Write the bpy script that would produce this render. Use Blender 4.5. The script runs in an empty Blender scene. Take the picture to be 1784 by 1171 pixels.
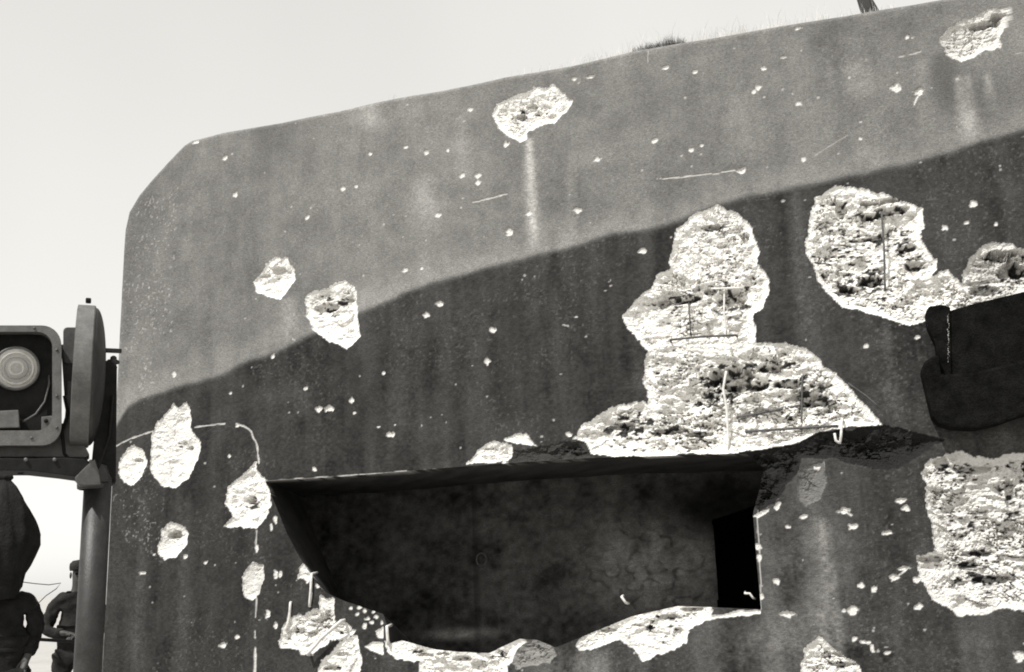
import bpy, bmesh, math, random
import numpy as np
from mathutils import Vector, Matrix, Quaternion, noise as mnoise

random.seed(7)
rng = np.random.default_rng(7)
SC = bpy.context.scene
COL = SC.collection

# ------------------------------------------------------------------ camera
IW, IH, F = 1784.0, 1171.0, 1892.0
ex = -np.array([-6636.0, 631.0, F]); ex /= np.linalg.norm(ex)
ez = np.array([-252.0, -8327.0, F]); ez /= np.linalg.norm(ez)
ez -= ex * ex.dot(ez); ez /= np.linalg.norm(ez)
ey = np.cross(ez, ex)
M = np.stack([ex, ey, ez], axis=1)          # world -> camera (x right, y down, z forward)
CAM = np.array([0.0, -8.6, 1.45])
camd = bpy.data.cameras.new('camera'); cam = bpy.data.objects.new('camera', camd); COL.objects.link(cam)
camd.sensor_width = 36.0; camd.lens = 36.0 * F / IW; camd.clip_end = 6000
Rb = (np.diag([1, -1, -1]) @ M).T
cam.matrix_world = Matrix.Translation(Vector(CAM)) @ Matrix(Rb.tolist()).to_4x4()
SC.camera = cam

# ------------------------------------------------------------------ light
SUN_EL, SUN_AZ = math.radians(55), math.radians(-27)     # azimuth from the wall normal (-Y) towards +X
sdir = Vector((math.cos(SUN_EL) * math.sin(SUN_AZ), -math.cos(SUN_EL) * math.cos(SUN_AZ), math.sin(SUN_EL)))
sun = bpy.data.lights.new('sun', 'SUN'); so = bpy.data.objects.new('sun', sun); COL.objects.link(so)
sun.energy = 3.9; sun.angle = math.radians(0.6); sun.color = (1.0, 0.985, 0.955)
so.rotation_euler = sdir.to_track_quat('Z', 'Y').to_euler(); so.location = (-6, -12, 14)
world = bpy.data.worlds.new('World'); SC.world = world; world.use_nodes = True
wn = world.node_tree; wn.nodes.clear()
o_ = wn.nodes.new('ShaderNodeOutputWorld'); bg = wn.nodes.new('ShaderNodeBackground')
sky = wn.nodes.new('ShaderNodeTexSky'); sky.sky_type = 'NISHITA'; sky.sun_disc = False
sky.sun_elevation = SUN_EL; sky.sun_rotation = math.radians(180) - SUN_AZ
sky.air_density = 1.0; sky.dust_density = 1.2; sky.ozone_density = 1.0
bw = wn.nodes.new('ShaderNodeRGBToBW')
tint = wn.nodes.new('ShaderNodeMix'); tint.data_type = 'RGBA'; tint.blend_type = 'MULTIPLY'
tint.inputs[0].default_value = 1.0; tint.inputs[7].default_value = (1.0, 0.980, 0.938, 1)
wn.links.new(sky.outputs[0], bw.inputs[0]); # thin bright overcast veil, a little uneven
tcw = wn.nodes.new('ShaderNodeTexCoord'); nzw = wn.nodes.new('ShaderNodeTexNoise'); nzw.inputs['Scale'].default_value = 1.6; nzw.inputs['Detail'].default_value = 3
wn.links.new(tcw.outputs['Generated'], nzw.inputs['Vector'])
mrw = wn.nodes.new('ShaderNodeMapRange'); mrw.inputs[1].default_value = .3; mrw.inputs[2].default_value = .7; mrw.inputs[3].default_value = 5.0; mrw.inputs[4].default_value = 6.3
wn.links.new(nzw.outputs[0], mrw.inputs[0])
adw = wn.nodes.new('ShaderNodeMath'); adw.operation = 'ADD'; wn.links.new(bw.outputs[0], adw.inputs[0]); wn.links.new(mrw.outputs[0], adw.inputs[1])
wn.links.new(adw.outputs[0], tint.inputs[6])
wn.links.new(tint.outputs[2], bg.inputs[0]); wn.links.new(bg.outputs[0], o_.inputs[0])
bg.inputs[1].default_value = 0.07
SC.view_settings.view_transform = 'Standard'; SC.view_settings.look = 'None'
SC.view_settings.gamma = 1.0; SC.view_settings.exposure = 0.60
SC.view_settings.use_curve_mapping = False
SC.cycles.filter_width = 1.9

# ------------------------------------------------------------------ pixel rays -> places
def ray(px, py):
    c = np.array([px - IW / 2, py - IH / 2, F])
    return M.T @ c
def on_y(px, py, y=0.0):                     # point of the vertical plane Y = y
    r = ray(px, py); return CAM + r * (y - CAM[1]) / r[1]
def at(px, py, d):                           # point at forward distance d
    return CAM + ray(px, py) / F * d
def W(px, py):                               # (u, z) on the facade plane
    p = on_y(px, py); return (p[0], p[2])
def WP(pts): return np.array([W(*p) for p in pts])
PX = 0.0048

# ------------------------------------------------------------------ numpy noise
def _h(ix, iy, seed):
    n = (ix.astype(np.int64) * 374761393 + iy.astype(np.int64) * 668265263 + seed * 1274126177) & 0xFFFFFFFF
    n = ((n ^ (n >> 13)) * 1274126177) & 0xFFFFFFFF
    n = ((n ^ (n >> 16)) * 2246822519) & 0xFFFFFFFF
    return ((n ^ (n >> 15)) & 0xFFFFFF) / float(0xFFFFFF)
def vnoise(x, y, seed=0):
    ix, iy = np.floor(x), np.floor(y); fx, fy = x - ix, y - iy
    fx = fx * fx * (3 - 2 * fx); fy = fy * fy * (3 - 2 * fy)
    a = _h(ix, iy, seed); b = _h(ix + 1, iy, seed); c = _h(ix, iy + 1, seed); d = _h(ix + 1, iy + 1, seed)
    return (a + (b - a) * fx) * (1 - fy) + (c + (d - c) * fx) * fy
def fbm(x, y, oct=4, seed=0, gain=0.5):
    s = 0; a = 1; t = 0
    for k in range(oct):
        s = s + a * vnoise(x * 2 ** k + 17.3 * k, y * 2 ** k - 9.1 * k, seed + k); t += a; a *= gain
    return s / t                             # 0..1
def facets(x, y, size, seed, tilt=0.9, sx=1.5):
    X, Y = x / (size * sx), y / size
    ix, iy = np.floor(X), np.floor(Y)
    best = np.full(x.shape, 9.0); h = np.zeros(x.shape)
    for i in (-1, 0, 1):
        for j in (-1, 0, 1):
            cx, cy = ix + i, iy + j
            px_ = cx + _h(cx, cy, seed); py_ = cy + _h(cx, cy, seed + 1)
            dx, dy = X - px_, Y - py_; d = dx * dx + dy * dy
            hh = _h(cx, cy, seed + 2) - 0.5 + tilt * ((_h(cx, cy, seed + 3) - 0.5) * dx + (_h(cx, cy, seed + 4) - 0.5) * dy)
            m = d < best; best = np.where(m, d, best); h = np.where(m, hh, h)
    return h
def ss(a, b, x):
    t = np.clip((x - a) / (b - a), 0, 1); return t * t * (3 - 2 * t)
def seg_dist(x, y, p, q):
    vx, vy = q[0] - p[0], q[1] - p[1]
    t = np.clip(((x - p[0]) * vx + (y - p[1]) * vy) / (vx * vx + vy * vy + 1e-12), 0, 1)
    return np.hypot(x - p[0] - t * vx, y - p[1] - t * vy), t
def sdf(x, y, P):                            # positive inside
    d = np.full(x.shape, 1e9); ins = np.zeros(x.shape, bool); n = len(P)
    for i in range(n):
        p, q = P[i], P[(i + 1) % n]
        d = np.minimum(d, seg_dist(x, y, p, q)[0])
        if p[1] != q[1]:
            c = ((p[1] > y) != (q[1] > y)) & (x < (q[0] - p[0]) * (y - p[1]) / (q[1] - p[1]) + p[0])
            ins ^= c
    return np.where(ins, d, -d)
def snap(x, y, P, closed=True):
    best = np.full(x.shape, 1e9); sx, sy = x.copy(), y.copy(); n = len(P)
    for i in range(n if closed else n - 1):
        p, q = P[i], P[(i + 1) % n]
        d, t = seg_dist(x, y, p, q); m = d < best
        best = np.where(m, d, best)
        sx = np.where(m, p[0] + t * (q[0] - p[0]), sx); sy = np.where(m, p[1] + t * (q[1] - p[1]), sy)
    return sx, sy

# ------------------------------------------------------------------ damage read off the photograph (photo pixels)
CR = [  # polygon, depth m, roughness m, albedo, label
 ([(857,200),(865,180),(895,165),(935,155),(965,150),(985,162),(998,175),(985,195),(968,212),(940,222),(922,230),(918,245),(905,250),(880,232),(862,215)], .07,.030,.74,'pale crater high up with a run stain below it'),
 ([(1633,68),(1655,45),(1700,28),(1730,14),(1755,15),(1758,30),(1745,60),(1742,82),(1715,88),(1695,100),(1675,110),(1650,98),(1640,82)], .09,.040,.55,'crater near the roof at the right end'),
 ([(443,490),(455,478),(462,460),(482,447),(500,452),(512,470),(514,488),(500,508),(488,520),(462,516),(446,506)], .07,.022,.74,'small crater left of the wedge crater'),
 ([(530,520),(545,508),(575,500),(600,487),(618,500),(622,520),(622,560),(627,585),(604,608),(575,595),(545,575),(533,550)], .09,.026,.76,'wedge-shaped crater across the paint line'),
 ([(262,790),(265,752),(274,735),(290,722),(303,703),(309,712),(322,702),(333,712),(333,750),(350,770),(345,800),(330,835),(303,850),(285,850),(265,825)], .06,.016,.66,'tall smooth crater near the left corner'),
 ([(208,805),(222,782),(232,775),(248,785),(256,805),(248,830),(232,847),(215,840),(206,825)], .05,.020,.68,'small crater at the left corner'),
 ([(445,805),(452,825),(460,830),(470,855),(474,880),(465,900),(450,922),(390,917),(405,900),(392,880),(395,850),(415,832),(430,820)], .08,.024,.72,'crater at the top left corner of the embrasure'),
 ([(275,950),(283,922),(300,910),(322,918),(330,930),(322,955),(308,972),(285,975),(276,965)], .08,.014,.70,'small round crater low on the left'),
 ([(418,1022),(428,990),(440,980),(457,985),(458,1010),(450,1035),(440,1048),(428,1042)], .04,.016,.55,''),
 ([(1205,378),(1225,365),(1250,358),(1280,368),(1305,390),(1320,420),(1322,465),(1325,500),(1250,520),(1185,505),(1165,470),(1172,430),(1180,400)], .10,.040,.74,'upper lobe of the large broken area'),
 ([(1145,478),(1170,465),(1250,470),(1322,458),(1338,480),(1340,510),(1330,535),(1312,550),(1318,605),(1280,645),(1200,660),(1135,635),(1130,612),(1108,590),(1085,562),(1083,548),(1105,525),(1135,500)], .13,.050,.76,'middle lobe of the large broken area'),
 ([(1130,608),(1200,585),(1316,598),(1370,598),(1410,610),(1440,640),(1470,665),(1500,700),(1538,740),(1480,742),(1420,755),(1390,772),(1330,785),(1260,791),(1190,793),(1150,765),(1130,705),(1120,655)], .15,.075,.74,'wide broken area above the embrasure'),
 ([(1003,762),(1015,740),(1045,720),(1080,705),(1120,700),(1150,715),(1165,760),(1195,793),(1130,797),(1080,795),(1030,790),(1020,772)], .12,.055,.74,'left lobe of the broken area on the lintel'),
 ([(1470,322),(1500,330),(1540,338),(1580,352),(1605,365),(1610,400),(1605,415),(1620,440),(1625,455),(1634,448),(1632,470),(1625,480),(1650,470),(1674,492),(1688,500),(1690,530),(1650,545),(1615,545),(1613,560),(1600,568),(1560,562),(1520,548),(1470,535),(1445,515),(1425,490),(1420,465),(1405,440),(1403,415),(1412,380),(1420,345),(1445,328)], .13,.050,.74,'large round crater right of the broken area'),
 ([(1650,538),(1664,508),(1678,480),(1690,450),(1710,430),(1730,422),(1784,430),(1840,440),(1860,500),(1784,512),(1720,535),(1690,545)], .12,.065,.58,'crater above the dark steel beam'),
 ([(1605,825),(1622,800),(1645,790),(1665,783),(1700,795),(1730,800),(1760,790),(1850,790),(1900,900),(1850,1060),(1784,1063),(1750,1060),(1700,1072),(1665,1073),(1650,1055),(1625,1045),(1603,1010),(1597,970),(1612,966),(1630,962),(1622,925),(1615,880),(1612,850)], .12,.050,.58,'big rectangular crater at the lower right'),
 ([(1398,1130),(1415,1118),(1428,1109),(1455,1130),(1480,1150),(1500,1165),(1520,1200),(1500,1240),(1410,1230),(1395,1160)], .10,.040,.70,'crater cut off at the bottom right'),
 ([(815,808),(830,790),(845,775),(868,768),(890,777),(895,792),(885,802)], .05,.035,.72,''),
 ([(880,765),(915,752),(935,778),(905,774)], .03,.015,.72,''),
 ([(485,1115),(495,1085),(506,1078),(520,1068),(530,1072),(545,1058),(556,1062),(558,1036),(582,1045),(582,1085),(600,1082),(622,1100),(605,1112),(575,1116),(545,1142),(525,1140),(520,1130),(490,1130)], .07,.045,.66,'crumbled edge left of the embrasure'),
 ([(552,1200),(560,1150),(585,1125),(622,1103),(630,1150),(622,1210)], .07,.025,.76,'crater at the bottom edge left of the embrasure'),
 ([(512,1014),(522,995),(530,977),(540,985),(547,1003),(535,1017),(528,1008)], .03,.02,.60,''),
 ([(635,1127),(650,1118),(667,1120),(668,1140),(645,1134)], .03,.02,.66,''),
 ([(655,1100),(668,1092),(668,1112),(658,1112)], .02,.02,.60,''),
 ([(672,1118),(700,1113),(740,1128),(800,1134),(850,1136),(885,1120),(905,1112),(925,1118),(900,1135),(885,1160),(885,1210),(735,1210),(730,1152),(690,1147),(675,1135)], .08,.036,.74,'broken sill left part'),
 ([(1000,1125),(1015,1108),(1060,1090),(1100,1070),(1150,1060),(1200,1045),(1240,1048),(1240,1078),(1222,1084),(1200,1100),(1195,1120),(1130,1150),(1120,1153),(1105,1130),(1080,1115),(1040,1130),(1010,1135)], .08,.040,.76,'broken sill right part'),
 ([(1225,1046),(1270,1049),(1318,1049),(1318,1055),(1270,1056),(1230,1058)], .02,.008,.70,''),
 ([(1222,1074),(1270,1068),(1290,1062),(1326,1063),(1326,1069),(1270,1076),(1225,1081)], .02,.008,.70,''),
 ([(893,1145),(905,1118),(935,1108),(965,1126),(975,1145),(940,1160),(900,1165)], .05,.03,.20,''),
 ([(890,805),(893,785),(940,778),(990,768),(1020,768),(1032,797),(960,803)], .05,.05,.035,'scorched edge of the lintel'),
 ([(1280,788),(1390,772),(1425,752),(1540,741),(1600,755),(1648,766),(1600,795),(1560,820),(1500,812),(1450,800),(1400,800),(1385,830),(1350,880),(1322,893),(1300,850)], .34,.06,.014,'undercut hollow under the lintel, scorch and painted shade in its dark colour'),  # near-black albedo holds scorch plus the painted shade under the broken slab
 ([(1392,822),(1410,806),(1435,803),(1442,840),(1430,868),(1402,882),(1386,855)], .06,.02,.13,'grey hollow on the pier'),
 ([(1402,818),(1416,806),(1434,808),(1436,826),(1420,834),(1412,822)], .07,.02,.62,''),
 ([(1347,884),(1355,872),(1362,876),(1354,890)], .02,.01,.6,''),
 ([(1312,900),(1322,892),(1342,885),(1340,892),(1322,903)], .02,.01,.6,''),
]
PITS = [(735,1142,16,4,.05),(800,1148,22,5,.05),(770,1140,14,3,.04),(862,1136,12,5,.05),(1060,1098,14,4,.05),(1165,1075,20,4,.05),(1205,1062,22,4,.05),(1180,1100,9,8,.04),(590,1140,14,5,.05),(575,1165,16,5,.05),(484,470,18,8,.06),(462,480,14,4,.04),(565,535,26,8,.06),(602,525,18,9,.06),(905,200,12,6,.06),(960,200,9,6,.06),
 (925,183,10,5,.05),(936,195,8,6,.05),(1735,28,10,7,.10),(1715,42,24,6,.08),(330,780,7,5,.05),(303,932,16,8,.10),(318,772,8,4,.03),(435,872,16,8,.07),(240,802,12,5,.04),
 (1272,518,28,17,.10),(1238,505,14,6,.07),(1155,525,12,9,.08),(1190,520,26,6,.06),(1298,412,8,10,.08),(1235,395,18,5,.06),
 (1275,655,42,20,.16),(1300,672,34,10,.12),(1340,640,20,8,.08),(1375,668,26,8,.09),(1400,690,30,8,.10),(1425,700,26,6,.08),(1085,742,28,7,.09),(1165,750,30,6,.08),(1215,755,26,6,.08),
 (1465,362,10,14,.07),(1520,375,28,7,.07),(1560,365,26,5,.06),(1475,505,16,7,.10),(1515,487,22,9,.11),(1510,412,34,4,.05),(1580,430,14,8,.06),(1595,460,14,8,.06),(1535,350,42,5,.09),
 (1745,445,24,10,.10),(1765,470,20,14,.10),(1715,505,24,8,.07),(1700,965,30,6,.06),(1640,808,10,12,.05),(1700,818,40,5,.05),(1760,860,8,26,.05),(1690,985,16,6,.06),(1730,1010,34,6,.07),(1620,975,20,6,.05),
 (1465,1140,14,4,.05),(1440,1142,10,5,.05),(1470,1158,24,4,.05),(850,782,10,3,.03),(1110,1090,10,3,.02),(1130,1093,5,4,.04),(520,1100,10,5,.04),(560,1085,8,14,.04),(830,1160,12,10,.05)]
SPOTS = [(340,247,9,4),(392,275,5,4),(410,339,5,5),(598,328,6,5),(645,268,4,3),(707,257,4,3),(742,265,6,5),(780,262,3,3),(819,190,5,4),(805,306,5,5),(832,306,6,5),(833,318,5,5),
 (881,251,6,5),(763,375,6,5),(887,404,6,8),(921,371,6,5),(1006,366,7,5),(1040,277,7,5),(1141,245,6,5),(1204,261,4,4),(1222,253,4,2),(1030,133,8,3),(1000,137,6,3),(1118,437,7,6),
 (1321,152,5,5),(1314,160,4,4),(1330,119,5,4),(1391,180,6,5),(1400,278,4,4),(1365,100,6,2),(1390,49,7,3),(1210,125,6,3),(1160,118,6,3),(1292,297,9,5),(1560,152,8,8),(1600,160,9,6),(1580,65,3,3),
 (1695,355,6,7),(1683,388,5,3),(1646,397,5,4),(1735,391,3,3),(1508,603,4,4),(1598,588,4,3),(1600,495,4,3),(766,529,8,5),(742,549,6,5),(858,575,6,5),(848,630,6,6),(735,468,3,3),(705,470,6,4),(535,379,5,4),(620,325,3,3),
 (475,621,6,5),(303,652,5,6),(532,677,4,4),(555,713,7,5),(574,712,10,6),(612,697,5,5),(680,757,8,5),(548,817,5,4),(668,650,3,3),(400,795,3,3),(402,685,4,2),(413,743,3,2),
 (480,905,4,7),(473,918,3,6),(480,1000,5,7),(488,1000,4,5),(554,1010,5,5),(553,1020,5,5),(466,1070,5,8),(248,998,7,3),(358,980,4,3),(322,970,6,4),(413,1110,4,4),(388,1124,8,5),(480,1090,4,5),
 (626,1058,4,3),(635,1064,4,3),(640,1078,5,3),(648,1085,4,4),(622,1070,4,3),(635,1090,4,5),(655,1075,4,3),(600,1090,3,3),(612,1060,3,2),(665,1085,3,4),(650,1066,3,2),
 (1320,953,5,6),(1322,972,4,6),(1325,1040,5,5),(1353,1013,6,5),(1372,918,5,2),(1485,917,7,5),(1546,928,8,3),(1485,1063,8,7),(1372,1070,12,5),(1500,1020,4,4),(1523,1027,4,5),(1470,1064,3,3),(1470,890,9,5),(1569,872,8,4),(1578,885,7,5),
 (1489,1113,4,4),(1504,1118,5,2),(1513,1119,4,2),(1520,1131,3,7),(1545,1137,5,2),(1600,1057,6,5),(1775,1143,8,8),(1596,1010,5,4),(1530,1135,2,2),(1670,560,4,3),(1575,990,8,3),(1558,1005,7,4),
 (1003,765,5,4),(990,757,6,4),(976,797,4,3),(944,790,5,3),(878,805,4,3),(1540,757,10,4),(1568,762,7,5),(1520,752,10,4),(1390,785,5,5),(1340,862,6,4),(1400,900,6,3),(447,955,3,8),
 (1030,100,0,0)]
LINES = [  # chipped lines: points, half width px, strength
 ([(200,777),(232,762),(265,751)],2.4,.7),([(338,744),(365,740),(392,739)],2.4,.7),([(412,739),(425,742),(437,752),(445,768),(449,785),(450,806)],2.8,.75),
 ([(447,925),(446,960)],3,.5),([(446,1040),(445,1075)],3,.7),([(444,1100),(444,1110)],3,.6),([(444,1128),(443,1190)],3.4,.8),([(1150,311),(1200,307),(1245,302),(1292,296)],1.8,.6),([(824,352),(855,346),(882,338)],1.8,.7),([(1566,99),(1586,95),(1604,90)],2.2,.5),
 ([(1600,165),(1593,182)],3,.8),([(1130,90),(1128,108)],1.5,.3),([(460,838),(600,829),(820,814)],1.7,.6),([(1554,1012),(1583,988)],2.2,.7),([(1465,888),(1482,897)],2.5,.8),([(505,1052),(503,1075),(499,1095)],4,.8),([(540,1000),(543,1030),(540,1052)],3.6,.8),
 ([(1530,745),(1610,765)],2,.4),([(1320,900),(1326,1060)],1.6,.5),([(1690,560),(1700,570)],1.2,.3),([(980,565),(990,568)],1.5,.6),([(1420,270),(1475,235)],2.2,.2),([(1130,1000),(1145,995)],2,.4)]
STREAKS = [  # vertical run stains: x, y0, y1, half width px, gain on the paint
 (921,240,435,9,.95),(505,515,600,20,.45),(1668,130,255,9,.75),(1685,130,250,7,.45),(1718,125,200,7,.45),(1430,900,1200,12,.55),(1380,330,760,13,.28),(640,180,235,20,.35),(740,300,420,28,.22),
 (1605,100,260,16,.3),(990,260,420,9,.16),(525,600,740,10,.35),(320,860,1190,14,.22),(250,860,1190,12,.18),(1230,700,790,6,.2),(885,470,760,26,-.12),(620,620,800,30,-.15),(455,200,330,30,-.20),(1640,90,200,26,-.30),(1540,560,740,12,.35),
 (1740,750,800,30,.25),(560,720,830,20,.25),(700,560,800,24,.10),(420,860,1190,10,-.15),(1060,820,1000,30,.1),(1655,540,640,4,0),(800,200,330,16,.15),(1280,130,300,30,.10),(1490,60,200,26,.12)]
EDGE = [(190,775),(205,735),(222,708),(250,694),(300,680),(350,665),(420,635),(480,612),(540,580),(630,545),(700,510),(760,492),(850,465),(910,455),(1000,428),(1080,408),(1170,388),(1230,365),(1300,345),(1350,335),(1420,322),(1480,310),(1560,290),(1620,275),(1700,250),(1784,225),(2000,160),(2300,60)]
TONEB = [(235,450,45,120,-.28),(260,300,60,40,.1),(500,230,60,50,-.18),(650,200,60,25,.35),(1480,150,80,60,.14),(1700,180,90,70,-.40),(1410,1040,80,160,1.5),(1300,1130,130,50,1.2),(1010,1165,75,35,3.0),(1640,1130,120,50,.18),
 (1720,1140,80,60,.3),(340,940,110,200,-.12),(500,960,60,120,-.15),(1080,400,300,25,.08),(1620,680,40,90,.25),(800,1190,200,30,.2),(1750,765,80,30,.35),(1650,775,40,20,.7),(1480,860,60,50,-.05),(700,330,140,60,.08),(1130,690,25,45,.9),(1110,655,20,30,.4)]

CRW = []
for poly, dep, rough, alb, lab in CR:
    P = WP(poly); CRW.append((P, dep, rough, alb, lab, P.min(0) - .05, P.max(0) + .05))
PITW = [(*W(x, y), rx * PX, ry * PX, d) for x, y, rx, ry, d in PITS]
SPW = [(*W(x, y), rx * PX, ry * PX) for x, y, rx, ry in SPOTS if rx]
for k in range(230):                                       # fine splinter marks
    x, y = rng.uniform(205, 1790), rng.uniform(60, 1190); r = rng.uniform(.8, 1.7)
    SPW.append((*W(x, y), r * PX * rng.uniform(.8, 1.8), r * PX * rng.uniform(.6, 1.2)))
LNW = [(WP(p), w * PX * .50, s) for p, w, s in LINES]
STW = []
for x, y0, y1, hw, g in STREAKS:
    a, b = W(x, y0), W(x, y1); STW.append((a[0], b[1], a[1], hw * PX, g))
EDW = WP(EDGE)
TBW = [(*W(x, y), rx * PX, ry * PX, g) for x, y, rx, ry, g in TONEB]
L_T = [(215,400),(222,368),(240,338),(262,312),(290,281),(318,252),(332,243),(350,238),(385,230),(440,219),(540,200),(640,179),(760,156),(880,133),(1000,111),(1100,89),(1185,73),(1300,53),(1420,32),(1538,13),(1650,-6),(1784,-30)]
UL = W(213, 430)[0]
TOP = WP(L_T); _t = []
for _a, _b in zip(TOP[:-1], TOP[1:]):
    _n = max(1, int(np.hypot(*(_b - _a)) / .22)); _t += [_a + (_b - _a) * i / _n for i in range(_n)]
TOP = np.array(_t + [TOP[-1]]); TOP[6:, 1] += rng.normal(0, .0045, len(TOP) - 6)
slope = (TOP[-1][1] - TOP[-12][1]) / (TOP[-1][0] - TOP[-12][0])
UR = W(1784, 600)[0] + 2.6
SIL = np.array([(UL, -0.4), (UL, W(213, 430)[1])] + [tuple(p) for p in TOP] + [(UR, TOP[-1][1] + slope * (UR - TOP[-1][0])), (UR, -0.4)])
HOLE = WP([(462,838),(600,830),(815,812),(900,806),(1030,798),(1250,791),(1300,790),(1330,815),(1320,860),(1312,895),(1318,975),(1326,1062),(1290,1060),(1240,1058),(1180,1056),(1100,1074),(1015,1109),(968,1128),(935,1115),(905,1113),(850,1138),(800,1136),(760,1132),(700,1116),(677,1122),(676,1095),(668,1070),(600,1047),(562,1030),(530,985),(500,930),(478,875)])

def field(U, Z):
    """depth into the wall, fresh-concrete mask, albedo, crater index for facade points"""
    shp = U.shape
    U = U.ravel(); Z = Z.ravel()
    # --- paint
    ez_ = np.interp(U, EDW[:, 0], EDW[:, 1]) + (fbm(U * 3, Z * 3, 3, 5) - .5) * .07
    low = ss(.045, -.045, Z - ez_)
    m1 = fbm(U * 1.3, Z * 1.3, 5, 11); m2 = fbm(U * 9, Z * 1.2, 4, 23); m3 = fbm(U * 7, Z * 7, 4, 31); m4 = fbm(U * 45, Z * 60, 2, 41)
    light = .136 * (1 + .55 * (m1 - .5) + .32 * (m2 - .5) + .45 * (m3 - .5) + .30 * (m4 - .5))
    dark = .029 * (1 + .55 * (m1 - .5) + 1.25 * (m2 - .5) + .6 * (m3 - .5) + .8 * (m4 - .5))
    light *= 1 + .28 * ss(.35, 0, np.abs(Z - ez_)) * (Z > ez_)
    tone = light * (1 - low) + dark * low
    lowf = 1 + .0 * U
    for x, z, rx, rz, g in TBW:
        q = ((U - x) / rx) ** 2 + ((Z - z) / rz) ** 2
        lowf *= 1 + g * np.exp(-q) * (.55 + .9 * (m3 - .25 + .0))
    for x, z0, z1, hw, g in STW:
        w = hw * (.8 + .5 * ss(z1, z0, Z)) * (.85 + .3 * vnoise(Z * 5, Z * 0, 3))
        a = ss(z0 - .06, z0 + .25, Z) * ss(z1 + .02, z1 - .05, Z)
        lowf *= 1 + g * (1.5 if g > 0 else 1.) * (1 + .5 * low) * a * np.exp(-((U - x - .02 * (vnoise(Z * 2, Z * 0, 9) - .5)) / w) ** 2) * (.7 + .6 * m4)
    tone *= np.clip(lowf, .4, 5)
    # speckle of lime on the left corner and over the dark paint
    sp = ss(.70, .78, fbm(U * 55, Z * 55, 2, 77)) * ss(.42, .62, fbm(U * 2, Z * 2, 3, 78))
    tone = tone + sp * .10 * (.3 + (U < UL + .6)) 
    # --- gentle unevenness of the cast face
    dep = .006 * (fbm(U * 2.2, Z * 2.2, 3, 55) - .5) + .0022 * (fbm(U * 16, Z * 22, 2, 56) - .5)
    # --- craters
    fresh = np.zeros(U.shape); cid = np.full(U.shape, -1); alb = np.full(U.shape, .7); cdep = np.zeros(U.shape); fq = np.zeros(U.shape)
    jag = (fbm(U * 14, Z * 14, 3, 91) - .5) * .045 + (vnoise(U * 75, Z * 75, 95) - .5) * .012
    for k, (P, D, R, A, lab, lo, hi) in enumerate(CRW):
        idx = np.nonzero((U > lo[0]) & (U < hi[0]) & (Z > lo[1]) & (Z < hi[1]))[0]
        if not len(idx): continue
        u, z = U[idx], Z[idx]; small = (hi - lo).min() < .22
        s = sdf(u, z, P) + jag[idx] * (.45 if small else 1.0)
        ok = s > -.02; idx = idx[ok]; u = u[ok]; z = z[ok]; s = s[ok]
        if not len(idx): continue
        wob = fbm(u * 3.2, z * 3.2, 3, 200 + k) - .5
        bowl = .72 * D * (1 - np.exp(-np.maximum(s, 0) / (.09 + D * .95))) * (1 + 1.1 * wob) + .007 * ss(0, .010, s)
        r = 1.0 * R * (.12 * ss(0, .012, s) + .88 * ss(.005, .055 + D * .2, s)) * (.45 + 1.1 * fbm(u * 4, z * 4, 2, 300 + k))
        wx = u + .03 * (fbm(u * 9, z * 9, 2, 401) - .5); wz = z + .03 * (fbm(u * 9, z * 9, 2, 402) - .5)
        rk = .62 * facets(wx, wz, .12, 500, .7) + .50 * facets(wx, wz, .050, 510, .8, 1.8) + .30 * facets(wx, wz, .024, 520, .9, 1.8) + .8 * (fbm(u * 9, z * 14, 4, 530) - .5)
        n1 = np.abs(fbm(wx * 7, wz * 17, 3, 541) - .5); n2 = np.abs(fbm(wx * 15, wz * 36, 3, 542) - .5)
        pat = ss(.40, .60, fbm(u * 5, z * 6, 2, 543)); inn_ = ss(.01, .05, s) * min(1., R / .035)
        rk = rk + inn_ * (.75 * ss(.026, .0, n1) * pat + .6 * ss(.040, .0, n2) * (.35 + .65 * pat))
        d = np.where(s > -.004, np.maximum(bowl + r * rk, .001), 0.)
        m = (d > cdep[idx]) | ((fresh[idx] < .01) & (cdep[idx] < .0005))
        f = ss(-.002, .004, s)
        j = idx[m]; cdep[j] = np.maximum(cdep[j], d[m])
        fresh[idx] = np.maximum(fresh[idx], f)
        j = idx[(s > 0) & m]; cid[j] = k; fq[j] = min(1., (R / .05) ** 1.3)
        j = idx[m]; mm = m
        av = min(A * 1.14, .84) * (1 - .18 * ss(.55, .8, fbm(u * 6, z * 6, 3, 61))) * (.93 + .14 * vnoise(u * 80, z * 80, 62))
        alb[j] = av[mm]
    # crevice shade painted into the broken concrete as dark flecks, densest at the pits
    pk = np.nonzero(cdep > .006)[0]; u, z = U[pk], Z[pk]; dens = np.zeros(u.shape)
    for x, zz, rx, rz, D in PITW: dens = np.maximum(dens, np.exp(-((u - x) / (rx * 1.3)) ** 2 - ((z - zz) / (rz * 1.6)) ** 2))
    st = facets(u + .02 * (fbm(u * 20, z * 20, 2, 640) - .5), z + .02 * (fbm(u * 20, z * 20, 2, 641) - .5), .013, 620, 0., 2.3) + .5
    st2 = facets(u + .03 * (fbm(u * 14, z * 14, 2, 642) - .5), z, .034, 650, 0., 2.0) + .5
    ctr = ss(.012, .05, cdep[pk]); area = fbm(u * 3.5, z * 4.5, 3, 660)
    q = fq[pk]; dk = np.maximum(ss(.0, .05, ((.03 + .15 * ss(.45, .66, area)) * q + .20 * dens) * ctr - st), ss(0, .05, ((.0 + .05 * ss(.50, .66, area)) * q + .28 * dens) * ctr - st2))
    alb[pk] *= 1 - .94 * dk
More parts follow.
